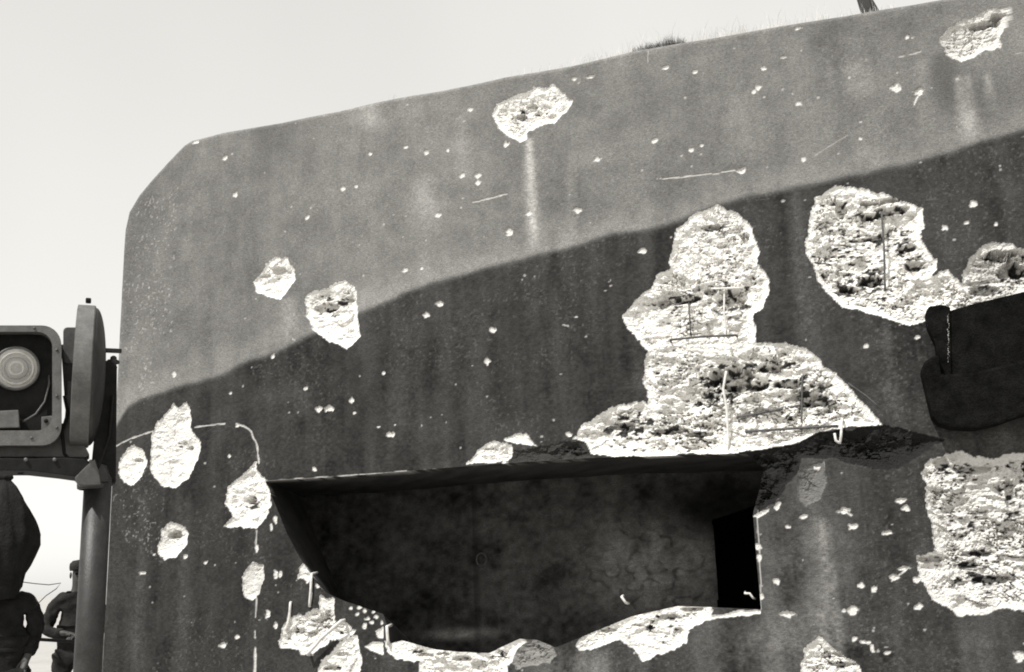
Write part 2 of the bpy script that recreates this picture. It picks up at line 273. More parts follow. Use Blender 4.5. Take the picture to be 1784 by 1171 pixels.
    for x, z, rx, rz, D in PITW:
        idx = np.nonzero((np.abs(U - x) < rx * 1.5) & (np.abs(Z - z) < rz * 1.7) & (cdep > .004))[0]
        q = 1 - (((U[idx] - x) / rx) ** 2 + ((Z[idx] - z) / rz) ** 2) + (fbm(U[idx] * 22, Z[idx] * 26, 3, 71) - .5) * 1.5
        cdep[idx] += D * ss(0, .55, q)
    # --- chips
    for x, z, rx, rz in SPW:
        idx = np.nonzero((np.abs(U - x) < rx * 1.6 + .01) & (np.abs(Z - z) < rz * 1.6 + .01))[0]
        if not len(idx): continue
        q = 1 - np.hypot((U[idx] - x) / (rx + .003), (Z[idx] - z) / (rz + .003)) + (vnoise(U[idx] * 60, Z[idx] * 60, 83) - .5) * .7
        big = rx > 2.6 * PX
        f = ss(0, .35, q) * (.95 if big else .38)
        n = cid[idx] < 0
        fresh[idx] = np.where(n, np.maximum(fresh[idx], f), fresh[idx]); cdep[idx] += np.where(n, f * rx * .35, 0)
    for P, hw, st in LNW:
        lo, hi = P.min(0) - .05, P.max(0) + .05
        idx = np.nonzero((U > lo[0]) & (U < hi[0]) & (Z > lo[1]) & (Z < hi[1]))[0]
        if not len(idx): continue
        u, z = U[idx], Z[idx]; d = np.full(u.shape, 9.)
        for a, b in zip(P[:-1], P[1:]): d = np.minimum(d, seg_dist(u + .012 * (vnoise(u * 14, z * 14, 5) - .5), z + .012 * (vnoise(u * 14, z * 14, 6) - .5), a, b)[0])
        f = ss(hw * 1.5, hw * .5, d / (.35 + 1.2 * vnoise(u * 22, z * 22, 88))) * st
        n = cid[idx] < 0
        fresh[idx] = np.where(n, np.maximum(fresh[idx], f), fresh[idx]); cdep[idx] += np.where(n, f * .008, 0)
    dep = dep + cdep
    # --- rounded outer arris
    s = sdf(U, Z, SIL); r = .05
    e = np.clip(1 - s / r, 0, 1); dep = dep + r * (1 - np.sqrt(np.maximum(1 - e * e, 0)))
    tone = np.where(s < .05, tone * (1 + .12 * e), tone)
    return [a.reshape(shp) for a in (dep, fresh, np.clip(tone, .008, .7), alb, cid)]

# ------------------------------------------------------------------ materials
TINT = (1.0, 0.978, 0.932)
def nmat(name):
    m = bpy.data.materials.new(name); m.use_nodes = True; nt = m.node_tree
    return m, nt, nt.nodes['Principled BSDF']
def N(nt, t, **kw):
    n = nt.nodes.new(t)
    for k, v in kw.items(): setattr(n, k, v)
    return n
def math_(nt, op, a, b=None):
    n = N(nt, 'ShaderNodeMath', operation=op)
    for i, v in enumerate((a, b)):
        if v is None: continue
        if isinstance(v, (int, float)): n.inputs[i].default_value = v
        else: nt.links.new(v, n.inputs[i])
    return n.outputs[0]
def noise(nt, vec, scale, detail=4, rough=.6):
    n = N(nt, 'ShaderNodeTexNoise'); n.inputs['Scale'].default_value = scale; n.inputs['Detail'].default_value = detail
    n.inputs['Roughness'].default_value = rough; nt.links.new(vec, n.inputs['Vector']); return n.outputs[0]
def mapped(nt, s=(1, 1, 1)):
    tc = N(nt, 'ShaderNodeTexCoord'); mp = N(nt, 'ShaderNodeMapping'); mp.inputs['Scale'].default_value = s
    nt.links.new(tc.outputs['Object'], mp.inputs['Vector']); return mp.outputs[0]
def grey(nt, val):
    n = N(nt, 'ShaderNodeVectorMath', operation='SCALE'); n.inputs[0].default_value = TINT; nt.links.new(val, n.inputs['Scale']); return n.outputs[0]
def ramp(nt, val, a, b, lo, hi):
    n = N(nt, 'ShaderNodeMapRange'); nt.links.new(val, n.inputs[0])
    for i, v in enumerate((a, b, lo, hi)): n.inputs[i + 1].default_value = v
    return n.outputs[0]
def wall_material():
    m, nt, p = nmat('painted_concrete')
    tone = N(nt, 'ShaderNodeAttribute', attribute_name='tone').outputs['Fac']
    fresh = N(nt, 'ShaderNodeAttribute', attribute_name='fresh').outputs['Fac']
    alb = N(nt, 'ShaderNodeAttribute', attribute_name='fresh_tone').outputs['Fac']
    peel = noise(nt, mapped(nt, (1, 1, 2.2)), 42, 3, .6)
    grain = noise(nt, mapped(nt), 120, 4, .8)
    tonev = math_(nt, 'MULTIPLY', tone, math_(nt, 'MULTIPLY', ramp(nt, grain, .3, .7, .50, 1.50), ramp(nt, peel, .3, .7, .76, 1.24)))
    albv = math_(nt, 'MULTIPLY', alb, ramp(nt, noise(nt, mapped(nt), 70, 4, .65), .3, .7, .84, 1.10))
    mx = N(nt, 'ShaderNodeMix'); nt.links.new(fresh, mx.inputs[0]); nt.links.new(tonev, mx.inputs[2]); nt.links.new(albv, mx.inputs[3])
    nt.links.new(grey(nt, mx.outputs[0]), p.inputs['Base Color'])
    p.inputs['Roughness'].default_value = .93; p.inputs['Specular IOR Level'].default_value = .2
    b1 = N(nt, 'ShaderNodeBump'); b1.inputs['Distance'].default_value = .005; b1.inputs['Strength'].default_value = .65
    nt.links.new(peel, b1.inputs['Height'])
    b2 = N(nt, 'ShaderNodeBump'); b2.inputs['Distance'].default_value = .02
    nt.links.new(math_(nt, 'MULTIPLY', fresh, .9), b2.inputs['Strength'])
    nt.links.new(noise(nt, mapped(nt, (.8, 1, 1.3)), 55, 5, .7), b2.inputs['Height']); nt.links.new(b1.outputs[0], b2.inputs['Normal'])
    nt.links.new(b2.outputs[0], p.inputs['Normal'])
    return m
def simple(name, v, rough=.6, metal=0., var=.35, scale=12, bump=.2, spec=.4, dist=.004):
    m, nt, p = nmat(name)
    n1 = noise(nt, mapped(nt), scale, 5, .65); n2 = noise(nt, mapped(nt), scale * 9, 3, .6)
    f = math_(nt, 'MULTIPLY', ramp(nt, n1, .3, .7, 1 - var, 1 + var), ramp(nt, n2, .3, .7, 1 - var * .6, 1 + var * .6))
    nt.links.new(grey(nt, math_(nt, 'MULTIPLY', f, v)), p.inputs['Base Color'])
    p.inputs['Roughness'].default_value = rough; p.inputs['Metallic'].default_value = metal; p.inputs['Specular IOR Level'].default_value = spec
    b = N(nt, 'ShaderNodeBump'); b.inputs['Distance'].default_value = dist; b.inputs['Strength'].default_value = bump
    nt.links.new(n2, b.inputs['Height']); nt.links.new(b.outputs[0], p.inputs['Normal'])
    return m
MW = wall_material()
M_steel = simple('dark_weathered_steel', .0045, .9, 0, .8, 9, .9, .06, .01)
M_lampgrey = simple('worn_grey_enamel', .06, .55, 0, .35, 22, .3)
M_rim = simple('pale_grey_enamel', .095, .6, 0, .3, 18, .3)
M_black = simple('black_enamel', .007, .7, 0, .6, 20, .3, .2)
M_pole = simple('painted_pipe', .019, .5, 0, .5, 14, .3, .4)
M_rust = simple('rusty_rebar', .07, .8, 0, .4, 40, .4)
M_dusty = simple('dusty_rebar', .55, .85, 0, .2, 40, .3)
M_cloth = simple('dark_wool', .013, .95, 0, .45, 9, .6, .1, .01)
M_cloth2 = simple('grey_wool', .020, .95, 0, .45, 9, .6, .1, .01)
M_skin = simple('skin', .035, .6, 0, .1, 12, .1)
M_sack = simple('dark_canvas', .011, .9, 0, .5, 7, .7, .15, .012)
M_grass = simple('dry_grass', .5, .8, 0, .3, 5, 0)
M_darkgrass = simple('dark_grass', .09, .9, 0, .4, 5, 0)
M_wood = simple('dark_timber', .03, .85, 0, .4, 12, .4)
M_lime = simple('lime_dribble', .26, .9, 0, .2, 30, .2)
M_sand = simple('pale_sand', .33, .95, 0, .08, .7, .4, .1, .02)
def glass_material():
    m, nt, p = nmat('thin_lens_glass')
    p.inputs['Base Color'].default_value = (.75, .74, .71, 1); p.inputs['Roughness'].default_value = .08
    t = N(nt, 'ShaderNodeBsdfTransparent'); mx = N(nt, 'ShaderNodeMixShader'); mx.inputs[0].default_value = .28
    t.inputs[0].default_value = (.95, .95, .93, 1)
    nt.links.new(t.outputs[0], mx.inputs[1]); nt.links.new(p.outputs[0], mx.inputs[2]); nt.links.new(mx.outputs[0], nt.nodes['Material Output'].inputs[0])
    return m
def mirror_material():
    m, nt, p = nmat('silvered_reflector')
    p.inputs['Base Color'].default_value = (.88, .87, .83, 1); p.inputs['Roughness'].default_value = .25; p.inputs['Metallic'].default_value = .2
    return m
M_glass = glass_material(); M_mirror = mirror_material()

# ------------------------------------------------------------------ object helpers
def link(o, parent=None):
    COL.objects.link(o)
    if parent is not None: o.parent = parent
    return o
def root(name, loc, label, cat, group=None, rz=0):
    o = bpy.data.objects.new(name, None); link(o); o.location = loc; o.rotation_euler = (0, 0, rz); o.empty_display_size = .2
    o['label'] = label; o['category'] = cat
    if group: o['group'] = group
    return o
def tag(o, label=None, cat=None, kind=None, group=None):
    for k, v in (('label', label), ('category', cat), ('kind', kind), ('group', group)):
        if v: o[k] = v
    return o
def ob(name, bm, mat, parent=None, smooth=False):
    me = bpy.data.meshes.new(name); bm.to_mesh(me); bm.free(); me.materials.append(mat)
    if smooth:
        for p in me.polygons: p.use_smooth = True
    return link(bpy.data.objects.new(name, me), parent)
def npmesh(name, V, Q, mat, parent=None, smooth=True, attrs=None):
    me = bpy.data.meshes.new(name); nv, nf = len(V), len(Q); k = Q.shape[1]
    me.vertices.add(nv); me.vertices.foreach_set('co', np.ascontiguousarray(V, np.float32).ravel())
    me.loops.add(nf * k); me.loops.foreach_set('vertex_index', np.ascontiguousarray(Q, np.int32).ravel())
    me.polygons.add(nf); me.polygons.foreach_set('loop_start', np.arange(0, nf * k, k, dtype=np.int32))
    me.polygons.foreach_set('use_smooth', np.full(nf, smooth))
    for n, a in (attrs or {}).items():
        at_ = me.attributes.new(n, 'FLOAT', 'POINT'); at_.data.foreach_set('value', np.ascontiguousarray(a, np.float32))
    me.update(calc_edges=True); me.materials.append(mat)
    return link(bpy.data.objects.new(name, me), parent)
def bm_box(bm, c, s, bev=.0, rot=None):
    r = bmesh.ops.create_cube(bm, size=1.0); vs = r['verts']
    for v in vs: v.co = Vector((v.co.x * s[0], v.co.y * s[1], v.co.z * s[2]))
    if bev:
        es = {e for v in vs for e in v.link_edges}
        rr = bmesh.ops.bevel(bm, geom=list(es), offset=bev, segments=2, affect='EDGES', profile=.5)
        vs = list({v for f in rr['faces'] for v in f.verts} | {v for v in vs if v.is_valid})
        seen = set(vs); st = list(vs)
        while st:
            v = st.pop()
            for e in v.link_edges:
                w = e.other_vert(v)
                if w not in seen: seen.add(w); st.append(w)
        vs = list(seen)
    for v in vs:
        co = v.co.copy()
        if rot is not None: co = rot @ co
        v.co = co + Vector(c)
def bm_tube(bm, pts, r, seg=10, cap=True):
    pts = [Vector(p) for p in pts]; rs = r if isinstance(r, (list, tuple)) else [r] * len(pts); rings = []
    up = None
    for i, p in enumerate(pts):
        t = (pts[min(i + 1, len(pts) - 1)] - pts[max(i - 1, 0)]).normalized()
        if up is None: up = t.orthogonal().normalized()
        up = (up - t * up.dot(t)).normalized(); b = t.cross(up)
        rings.append([bm.verts.new(p + (up * math.cos(a) + b * math.sin(a)) * rs[i]) for a in [2 * math.pi * k / seg for k in range(seg)]])
    for A, B in zip(rings[:-1], rings[1:]):
        for k in range(seg): bm.faces.new((A[k], A[(k + 1) % seg], B[(k + 1) % seg], B[k]))
    if cap: bm.faces.new(rings[0][::-1]); bm.faces.new(rings[-1])
def bm_lathe(bm, prof, axis_o, ax, seg=40):            # prof: (along, radius); ax unit vector
    ax = Vector(ax).normalized(); u = ax.orthogonal().normalized(); w = ax.cross(u); o = Vector(axis_o); rings = []
    for a, r in prof:
        if r < 1e-6: rings.append([bm.verts.new(o + ax * a)])
        else: rings.append([bm.verts.new(o + ax * a + (u * math.cos(t) + w * math.sin(t)) * r) for t in [2 * math.pi * k / seg for k in range(seg)]])
    for A, B in zip(rings[:-1], rings[1:]):
        for k in range(seg):
            k2 = (k + 1) % seg
            if len(A) == 1 and len(B) == 1: continue
            if len(A) == 1: bm.faces.new((A[0], B[k], B[k2]))
            elif len(B) == 1: bm.faces.new((A[k], A[k2], B[0]))
            else: bm.faces.new((A[k], A[k2], B[k2], B[k]))
    bmesh.ops.recalc_face_normals(bm, faces=bm.faces)

# ------------------------------------------------------------------ the ground
gx = np.concatenate([np.linspace(-3000, -40, 12), np.linspace(-34, 34, 140), np.linspace(40, 3000, 12)])
G1, G2 = np.meshgrid(gx, gx); near = np.exp(-(G1 ** 2 + G2 ** 2) / 900)
GZ = near * (.10 * (fbm(G1 * .35 + 50, G2 * .35 + 50, 4, 3) - .5)) - .02
n = len(gx); ii = np.arange(n * n).reshape(n, n)
Q = np.stack([ii[:-1, :-1], ii[:-1, 1:], ii[1:, 1:], ii[1:, :-1]], -1).reshape(-1, 4)
tag(npmesh('ground', np.stack([G1, G2, GZ], -1).reshape(-1, 3), Q, M_sand), kind='structure')

# ------------------------------------------------------------------ the bunker
bunker = root('bunker', (0, 0, 0), 'shell-scarred concrete gun bunker in two-tone camouflage paint with a dark embrasure', 'bunker')
FINE = .008
uR = W(1800, 400)[0]; zB = W(1784, 1185)[1]; zB = min(zB, W(180, 1185)[1]); zT = SIL[:, 1].max() + .01
us = np.concatenate([np.arange(UL, uR, FINE), np.arange(uR, UR + .04, .04)])
zs = np.concatenate([np.arange(-.4, zB, .04), np.arange(zB, zT + FINE, FINE)])
U, Z = np.meshgrid(us, zs)
sO = sdf(U, Z, SIL); bbx = (U > HOLE[:, 0].min() - .05) & (U < HOLE[:, 0].max() + .05) & (Z > HOLE[:, 1].min() - .05) & (Z < HOLE[:, 1].max() + .05)
sH = np.full(U.shape, -1.0); sH[bbx] = sdf(U[bbx], Z[bbx], HOLE)
inside = (sO > -1e-6) & (sH <= 0)
c4 = lambda A: A[:-1, :-1].astype(int) + A[:-1, 1:] + A[1:, 1:] + A[1:, :-1]
keep = (c4(inside) >= 2)
out = sO < 0; U[out], Z[out] = snap(U[out], Z[out], SIL)
inn = (sH > 0) & (sH < .05); U[inn], Z[inn] = snap(U[inn], Z[inn], HOLE)
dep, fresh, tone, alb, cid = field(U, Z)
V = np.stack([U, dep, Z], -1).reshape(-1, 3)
nx, nz = len(us), len(zs); ii = np.arange(nx * nz).reshape(nz, nx)
Q = np.stack([ii[:-1, :-1], ii[:-1, 1:], ii[1:, 1:], ii[1:, :-1]], -1)
cc = cid[:-1, :-1]
big = [k for k, c in enumerate(CRW) if (c[6] - c[5]).min() > .22]
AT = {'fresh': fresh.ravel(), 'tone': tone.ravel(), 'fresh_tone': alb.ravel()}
def sub(name, mask, smooth):
    q = Q[mask]
    if not len(q): return None
    used, inv = np.unique(q.ravel(), return_inverse=True)
    return npmesh(name, V[used], inv.reshape(-1, 4), MW, bunker, smooth, {k: a[used] for k, a in AT.items()})
for k in big:
    o = sub('shell_crater', keep & (cc == k), False)
    if o is not None and CRW[k][4]: o['label'] = CRW[k][4]
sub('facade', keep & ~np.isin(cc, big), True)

def strip(name, A, B, attrs, rows=14):                  # ruled surface between two polylines (n,3)
    t = np.linspace(0, 1, rows)[:, None, None]; G = A[None] * (1 - t) + B[None] * t; r, n_ = G.shape[:2]
    G[1:, :, :] += (np.stack([fbm(G[1:, :, 0] * 3 + G[1:, :, 1] * 2, G[1:, :, 2] * 3, 3, 66 + k) - .5 for k in range(3)], -1)) * .02
    ii = np.arange(r * n_).reshape(r, n_); q = np.stack([ii[:-1, :-1], ii[:-1, 1:], ii[1:, 1:], ii[1:, :-1]], -1).reshape(-1, 4)
    at_ = {}
    for k, (a, b) in attrs.items():
        tt = np.clip(np.linspace(0, 1, rows)[:, None] * 6, 0, 1); at_[k] = (np.asarray(a)[None] * (1 - tt) + b * tt).ravel()
    if name == 'embrasure_cheek':
        X_, Y_, Z_ = G[..., 0], G[..., 1], G[..., 2]
        at_['tone'] = at_['tone'] * np.clip(.25 + 1.5 * fbm(X_ * 7 + Y_ * 5, Z_ * 7 + Y_ * 3, 4, 166), .2, 2).ravel()
    return npmesh(name, G.reshape(-1, 3), q, MW, bunker, True, at_)
def resample(P, step, closed=False):
    if closed: P = np.vstack([P, P[:1]])
    o = []
    for a, b in zip(P[:-1], P[1:]):
        k = max(1, int(np.hypot(*(b - a)) / step)); o += [a + (b - a) * i / k for i in range(k)]
    return np.array(o + [P[-1]])
# outer shell: flank and roof going back from the silhouette
S = resample(SIL[:-1], .03); fd = field(S[:, 0], S[:, 1])
A = np.stack([S[:, 0], fd[0], S[:, 1]], -1); B = A.copy(); B[:, 1] = 7.5
strip('flank_and_roof', A, B, {'fresh': (fd[1], 0.), 'tone': (fd[2], .17), 'fresh_tone': (fd[3], .6)}, 10)
# embrasure: splayed cheeks, soffit and sill
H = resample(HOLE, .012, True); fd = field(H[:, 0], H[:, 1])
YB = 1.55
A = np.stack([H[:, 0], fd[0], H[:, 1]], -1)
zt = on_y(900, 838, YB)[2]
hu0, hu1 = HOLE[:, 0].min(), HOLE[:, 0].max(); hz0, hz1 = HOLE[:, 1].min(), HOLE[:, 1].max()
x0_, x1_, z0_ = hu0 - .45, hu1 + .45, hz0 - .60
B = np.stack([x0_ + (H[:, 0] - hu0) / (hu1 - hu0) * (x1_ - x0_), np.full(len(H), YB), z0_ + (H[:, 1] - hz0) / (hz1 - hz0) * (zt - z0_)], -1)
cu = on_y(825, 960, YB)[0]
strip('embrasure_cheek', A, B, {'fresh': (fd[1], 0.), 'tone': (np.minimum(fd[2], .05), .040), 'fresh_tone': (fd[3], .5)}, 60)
# back wall of the embrasure with the gun port
bu = np.arange(x0_ - .1, x1_ + .1, .0125); bz = np.arange(z0_ - .1, zt + .12, .0125); BU, BZ = np.meshgrid(bu, bz)
p0, p1 = on_y(1238, 905, YB), on_y(1420, 1080, YB)
pj = .03 * (fbm(BU * 5, BZ * 5, 3, 131) - .5)
port = (BU > p0[0] + pj) & (BU < p1[0]) & (BZ < p0[2] + .25 * (BU - p0[0]) + pj) & (BZ > p1[2])
cpt = on_y(1135, 985, YB)
rr = ((BU - cpt[0]) / .62) ** 2 + ((BZ - cpt[2]) / .42) ** 2
dust = np.exp(-rr ** 1.5) * (.3 + fbm(BU * 6, BZ * 6, 4, 8)) ; d2 = on_y(800, 1105, YB)
dust2 = np.exp(-((BU - d2[0]) / .30) ** 2 - ((BZ - d2[2]) / .05) ** 2) * (.2 + 1.4 * fbm(BU * 8, BZ * 20, 3, 18))
sp_ = on_y(1265, 880, YB); port_shade = np.exp(-((BU - sp_[0]) / .62) ** 2 - ((BZ - sp_[2]) / .30) ** 2)
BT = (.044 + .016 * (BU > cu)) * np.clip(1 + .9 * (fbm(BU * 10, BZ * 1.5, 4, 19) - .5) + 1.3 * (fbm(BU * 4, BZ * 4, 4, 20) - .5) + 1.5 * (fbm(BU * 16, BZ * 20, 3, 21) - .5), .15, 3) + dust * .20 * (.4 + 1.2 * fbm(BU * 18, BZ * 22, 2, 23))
BT = BT * (1 - .85 * np.clip(port_shade * 1.3, 0, 1)) + dust2 * .25  # shadow fading round the gun port is painted into the wall tone
BD = YB - .01 + .10 * ss(cu - .01, cu + .03, BU) + .02 * (fbm(BU * 5, BZ * 5, 3, 44) - .5) + np.exp(-rr) * .10 * facets(BU, BZ, .09, 45)
ii = np.arange(BU.size).reshape(BU.shape); Q2 = np.stack([ii[:-1, :-1], ii[:-1, 1:], ii[1:, 1:], ii[1:, :-1]], -1)
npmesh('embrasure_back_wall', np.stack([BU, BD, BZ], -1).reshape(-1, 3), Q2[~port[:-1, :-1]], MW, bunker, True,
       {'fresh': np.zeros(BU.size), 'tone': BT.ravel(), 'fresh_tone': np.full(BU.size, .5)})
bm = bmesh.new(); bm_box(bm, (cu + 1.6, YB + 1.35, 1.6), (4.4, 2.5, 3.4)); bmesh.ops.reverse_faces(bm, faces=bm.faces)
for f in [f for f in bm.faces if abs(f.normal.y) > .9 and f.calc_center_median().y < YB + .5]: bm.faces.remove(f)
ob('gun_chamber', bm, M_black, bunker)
# ring bolt in the embrasure
c = on_y(840, 975, YB - .03); bm = bmesh.new()
bm_tube(bm, [(c[0] + .05 * math.cos(a), c[1] - .02, c[2] + .06 * math.sin(a)) for a in [2 * math.pi * k / 24 for k in range(25)]], .010, 8)
ob('ring_bolt', bm, M_rust, bunker, True)

# reinforcement bars, bent and torn
BARS = [([(1240,503),(1294,502)],.020,.0085,1),([(1262,503),(1262,545),(1266,582)],.045,.0075,1),([(1168,592),(1225,587),(1282,584)],.02,.009,0),
 ([(1265,648),(1260,678),(1267,712),(1270,785)],.03,.010,1),([(1285,727),(1340,717),(1400,705)],.05,.009,0),([(1300,752),(1380,747),(1458,742)],.01,.010,0),
 ([(1398,655),(1397,700),(1396,783)],.04,.008,0),([(1200,528),(1203,582)],.06,.006,0),([(1467,730),(1466,760),(1463,772),(1456,768),(1454,755)],-.02,.010,1),
 ([(1536,370),(1539,430),(1542,505)],.04,.008,0),([(536,1140),(560,1112),(594,1082)],-.06,.014,1),([(543,1000),(543,1028),(539,1056)],-.01,.011,1),([(506,1050),(504,1075),(498,1098)],-.01,.011,1),
 ([(674,1092),(676,1122)],-.02,.013,1),([(1530,708),(1510,690),(1478,668)],.0,.006,0),([(1083,1040),(1090,1050)],-.0,.010,1),([(1312,1042),(1306,1034),(1298,1034)],.05,.008,1)]
for pts, y, r, dusty in BARS:
    P3 = [Vector(on_y(px, py, y)) for px, py in pts]
    for i in range(1, len(P3) - 1): P3[i] += Vector((random.uniform(-.004, .004), random.uniform(-.015, .01), 0))
    Ps = []
    for i in range(len(P3) - 1):
        for k in range(4): Ps.append(P3[i].lerp(P3[i + 1], k / 4))
    Ps.append(P3[-1]); d = (P3[0] - P3[1]).normalized(); Ps = [P3[0] + Vector((0, .10, 0)) + d * .01] + Ps
    if pts[0] != (1467, 730): Ps.append(P3[-1] + Vector((0, .10, 0)) - d * .01)
    bm = bmesh.new(); bm_tube(bm, Ps, r, 8)
    ob('reinforcement_bar', bm, M_dusty if dusty else M_rust, bunker, True)

# dark steel beam jutting from the wall on the right (two tiers, turned out from the wall)
def prism(name, outl, y0, y1, yaw, mat, bev=.012, parent=bunker):
    """outline in photo pixels on the facade plane, given a thickness and swung out about its left end"""
    P = [on_y(px, py, 0) for px, py in outl]; u0 = min(p[0] for p in P); bm = bmesh.new()
    def tr(p, y):
        k = 1 - (y0 + (p[0] - u0) * math.tan(yaw)) * -1 / 8.6
        dx = p[0] - u0; yy = y - math.tan(yaw) * dx
        s = (yy - CAM[1]) / (0 - CAM[1])
        return (CAM[0] + (p[0] - CAM[0]) * ((y0 - math.tan(yaw) * dx - CAM[1]) / -CAM[1]), yy, CAM[2] + (p[2] - CAM[2]) * ((y0 - math.tan(yaw) * dx - CAM[1]) / -CAM[1]))
    fr = [bm.verts.new(tr(p, y0)) for p in P]; bk = [bm.verts.new(tr(p, y1)) for p in P]; n_ = len(P)
    bm.faces.new(fr); bm.faces.new(bk[::-1])
    for i in range(n_): bm.faces.new((fr[i], bk[i], bk[(i + 1) % n_], fr[(i + 1) % n_]))
    bmesh.ops.recalc_face_normals(bm, faces=bm.faces)
    if bev: bmesh.ops.bevel(bm, geom=list(bm.edges), offset=bev, segments=2, affect='EDGES', profile=.6)
    return ob(name, bm, mat, parent)
prism('beam_end_post', [(1612,545),(1618,534),(1640,530),(1656,535),(1658,655),(1636,655),(1630,600),(1616,570)], -.105, .06, .0, M_steel)
prism('upper_beam', [(1655,541),(1700,528),(1784,508),(1900,480),(1900,640),(1784,632),(1655,660)], -.085, .05, math.radians(6), M_steel, .008)
prism('lower_beam', [(1605,645),(1610,630),(1625,620),(1636,618),(1640,652),(1690,650),(1784,628),(1900,600),(1900,700),(1784,722),(1740,738),(1700,747),(1660,745),(1635,738),(1624,725),(1618,700)], -.17, .02, math.radians(6), M_steel, .02)
bm = bmesh.new(); q = lambda px, py: on_y(px, py, -.107)
for i in range(26):
    x, y = 1652 + random.uniform(-1.5, 1.5), 548 + i * 3.3; p = q(x, y); bm_box(bm, (p[0], -.110 + (-.0), p[2]), (.003 + random.random() ** 3 * .009, .004, .004 + .010 * random.random()), .001)
ob('lime_dribble', bm, M_lime, bunker)

# ------------------------------------------------------------------ on the roof
def roof_z(u): return np.interp(u, SIL[2:, 0], SIL[2:, 1]) if u < UR else SIL[-2][1]
def grass(name, spans, mat, label):
    Vs, Fs = [], []
    for x0, x1, n_, h0, h1, dep_ in spans:
        for k in range(n_):
            px_ = random.uniform(x0, x1); u = W(px_, np.interp(px_, [p[0] for p in L_T], [p[1] for p in L_T]))[0]
            y = random.uniform(.03, dep_); z = roof_z(u) - .004; h = random.uniform(h0, h1) * (1 - abs(px_ - (x0 + x1) / 2) / (x1 - x0))* 1.3 + .01
            a = random.uniform(0, 6.28); w = random.uniform(.0008, .0022); lx, ly = random.gauss(0, .25) * h, random.gauss(0, .2) * h
            i = len(Vs); cx, sx_ = math.cos(a) * w, math.sin(a) * w
            Vs += [(u - cx, y - sx_, z), (u + cx, y + sx_, z), (u + cx * .7 + lx * .35, y + sx_ * .7 + ly * .3, z + h * .6), (u - cx * .7 + lx * .35, y - sx_ * .7 + ly * .3, z + h * .6), (u + lx, y + ly, z + h)]
            Fs += [(i, i + 1, i + 2, i + 3), (i + 3, i + 2, i + 4)]
    me = bpy.data.meshes.new(name); me.from_pydata(Vs, [], Fs); me.materials.append(mat); o = link(bpy.data.objects.new(name, me))
    tag(o, label, 'grass', 'stuff')
grass('grass', [(1010,1300,1500,.03,.20,.9),(1150,1560,1200,.03,.18,.9),(640,700,60,.02,.06,.3),(850,1110,600,.01,.10,.6),(1000,1560,1500,.01,.06,.4)], M_grass, 'thin dry grass growing along the bunker roof edge')
grass('grass', [(1100,1145,700,.02,.07,.25),(1140,1192,1100,.02,.09,.25),(1118,1185,900,.02,.07,.3)], M_darkgrass, 'dark tuft of turf at the edge of the bunker roof')
u1 = W(1512, 16); p = root('roof_post', (u1[0], .25, u1[1] + .0), 'dark timber post standing on the bunker roof at the top edge of the picture', 'post')
bm = bmesh.new(); bm_box(bm, (-.03, 0, .33), (.085, .09, .75), .008, Matrix.Rotation(-.16, 3, 'Y')); ob('post', bm, M_wood, p)
bm = bmesh.new(); bm_box(bm, (.085, .02, .10), (.04, .05, .26), .005, Matrix.Rotation(-.35, 3, 'Y')); ob('strut', bm, M_wood, p)

# ------------------------------------------------------------------ searchlight on its pipe standard
LD = 4.9
pb = at(162, 1000, LD); view = Vector((pb[0] - CAM[0], pb[1] - CAM[1], 0)).normalized(); rzv = math.atan2(-view.x, view.y)
lamp = root('signal_lamp', (pb[0], pb[1], 0), 'signal lamp with round glass in a rounded metal frame, on a pipe stand', 'lamp', rz=rzv)
Rl = Matrix.Rotation(-rzv, 3, 'Z'); nrm = np.array(view)
def L(px, py, dy=0.0):                                    # local point on the upright plane dy behind the pole axis
    r = ray(px, py); o = np.array(pb) + nrm * dy; t = (o - CAM).dot(nrm) / r.dot(nrm)
    p = Vector(CAM + r * t) - Vector((pb[0], pb[1], 0)); return Rl @ p
top = L(165, 840); s1 = LD / F
bm = bmesh.new(); bm_tube(bm, [(0, 0, -.1), (0, 0, 1.0), (0, 0, 1.2), (0, 0, top.z)], 23.5 * s1, 28); ob('pole', bm, M_pole, lamp, True)
c = L(163, 842)
bm = bmesh.new(); bm_lathe(bm, [(-.03, .062), (-.026, .070), (-.008, .072), (.0, .066), (.006, .078), (.02, .080), (.04, .068), (.08, .055), (.10, .0)], (c.x, 0, c.z - .0), (0, 0, 1), 28); ob('collar', bm, M_pole, lamp, True)
def plate(name, outl, dy0, dy1, mat, bev=.004, par=lamp, smooth=False):
    bm = bmesh.new(); fr = [bm.verts.new(L(x, y, dy0)) for x, y in outl]; off = Vector((0, dy1 - dy0, 0)); bk = [bm.verts.new(v.co + off) for v in fr]; n_ = len(fr)
    bm.faces.new(fr); bm.faces.new(bk[::-1])
    for i in range(n_): bm.faces.new((fr[i], bk[i], bk[(i + 1) % n_], fr[(i + 1) % n_]))
    bmesh.ops.recalc_face_normals(bm, faces=bm.faces)
    if bev: bmesh.ops.bevel(bm, geom=list(bm.edges), offset=bev, segments=2, affect='EDGES', profile=.6)
    return ob(name, bm, mat, par, smooth)
# tray the lamp box sits on
plate('cross_arm', [(-70,797),(60,799),(110,797),(150,800),(165,812),(150,838),(128,830),(100,826),(45,820),(-70,820)], -.10, .12, M_black)
plate('tray', [(-70,772),(60,776),(95,762),(104,738),(130,735),(142,765),(156,792),(150,797),(60,796),(-70,796)], -.02, .14, M_lampgrey)
plate('bracket', [(168,640),(190,625),(204,640),(202,840),(188,846),(150,846),(160,800),(166,740)], .02, .14, M_black)
plate('bracket', [(150,812),(165,800),(172,822),(176,845),(138,846),(130,832)], -.12, .03, M_lampgrey)
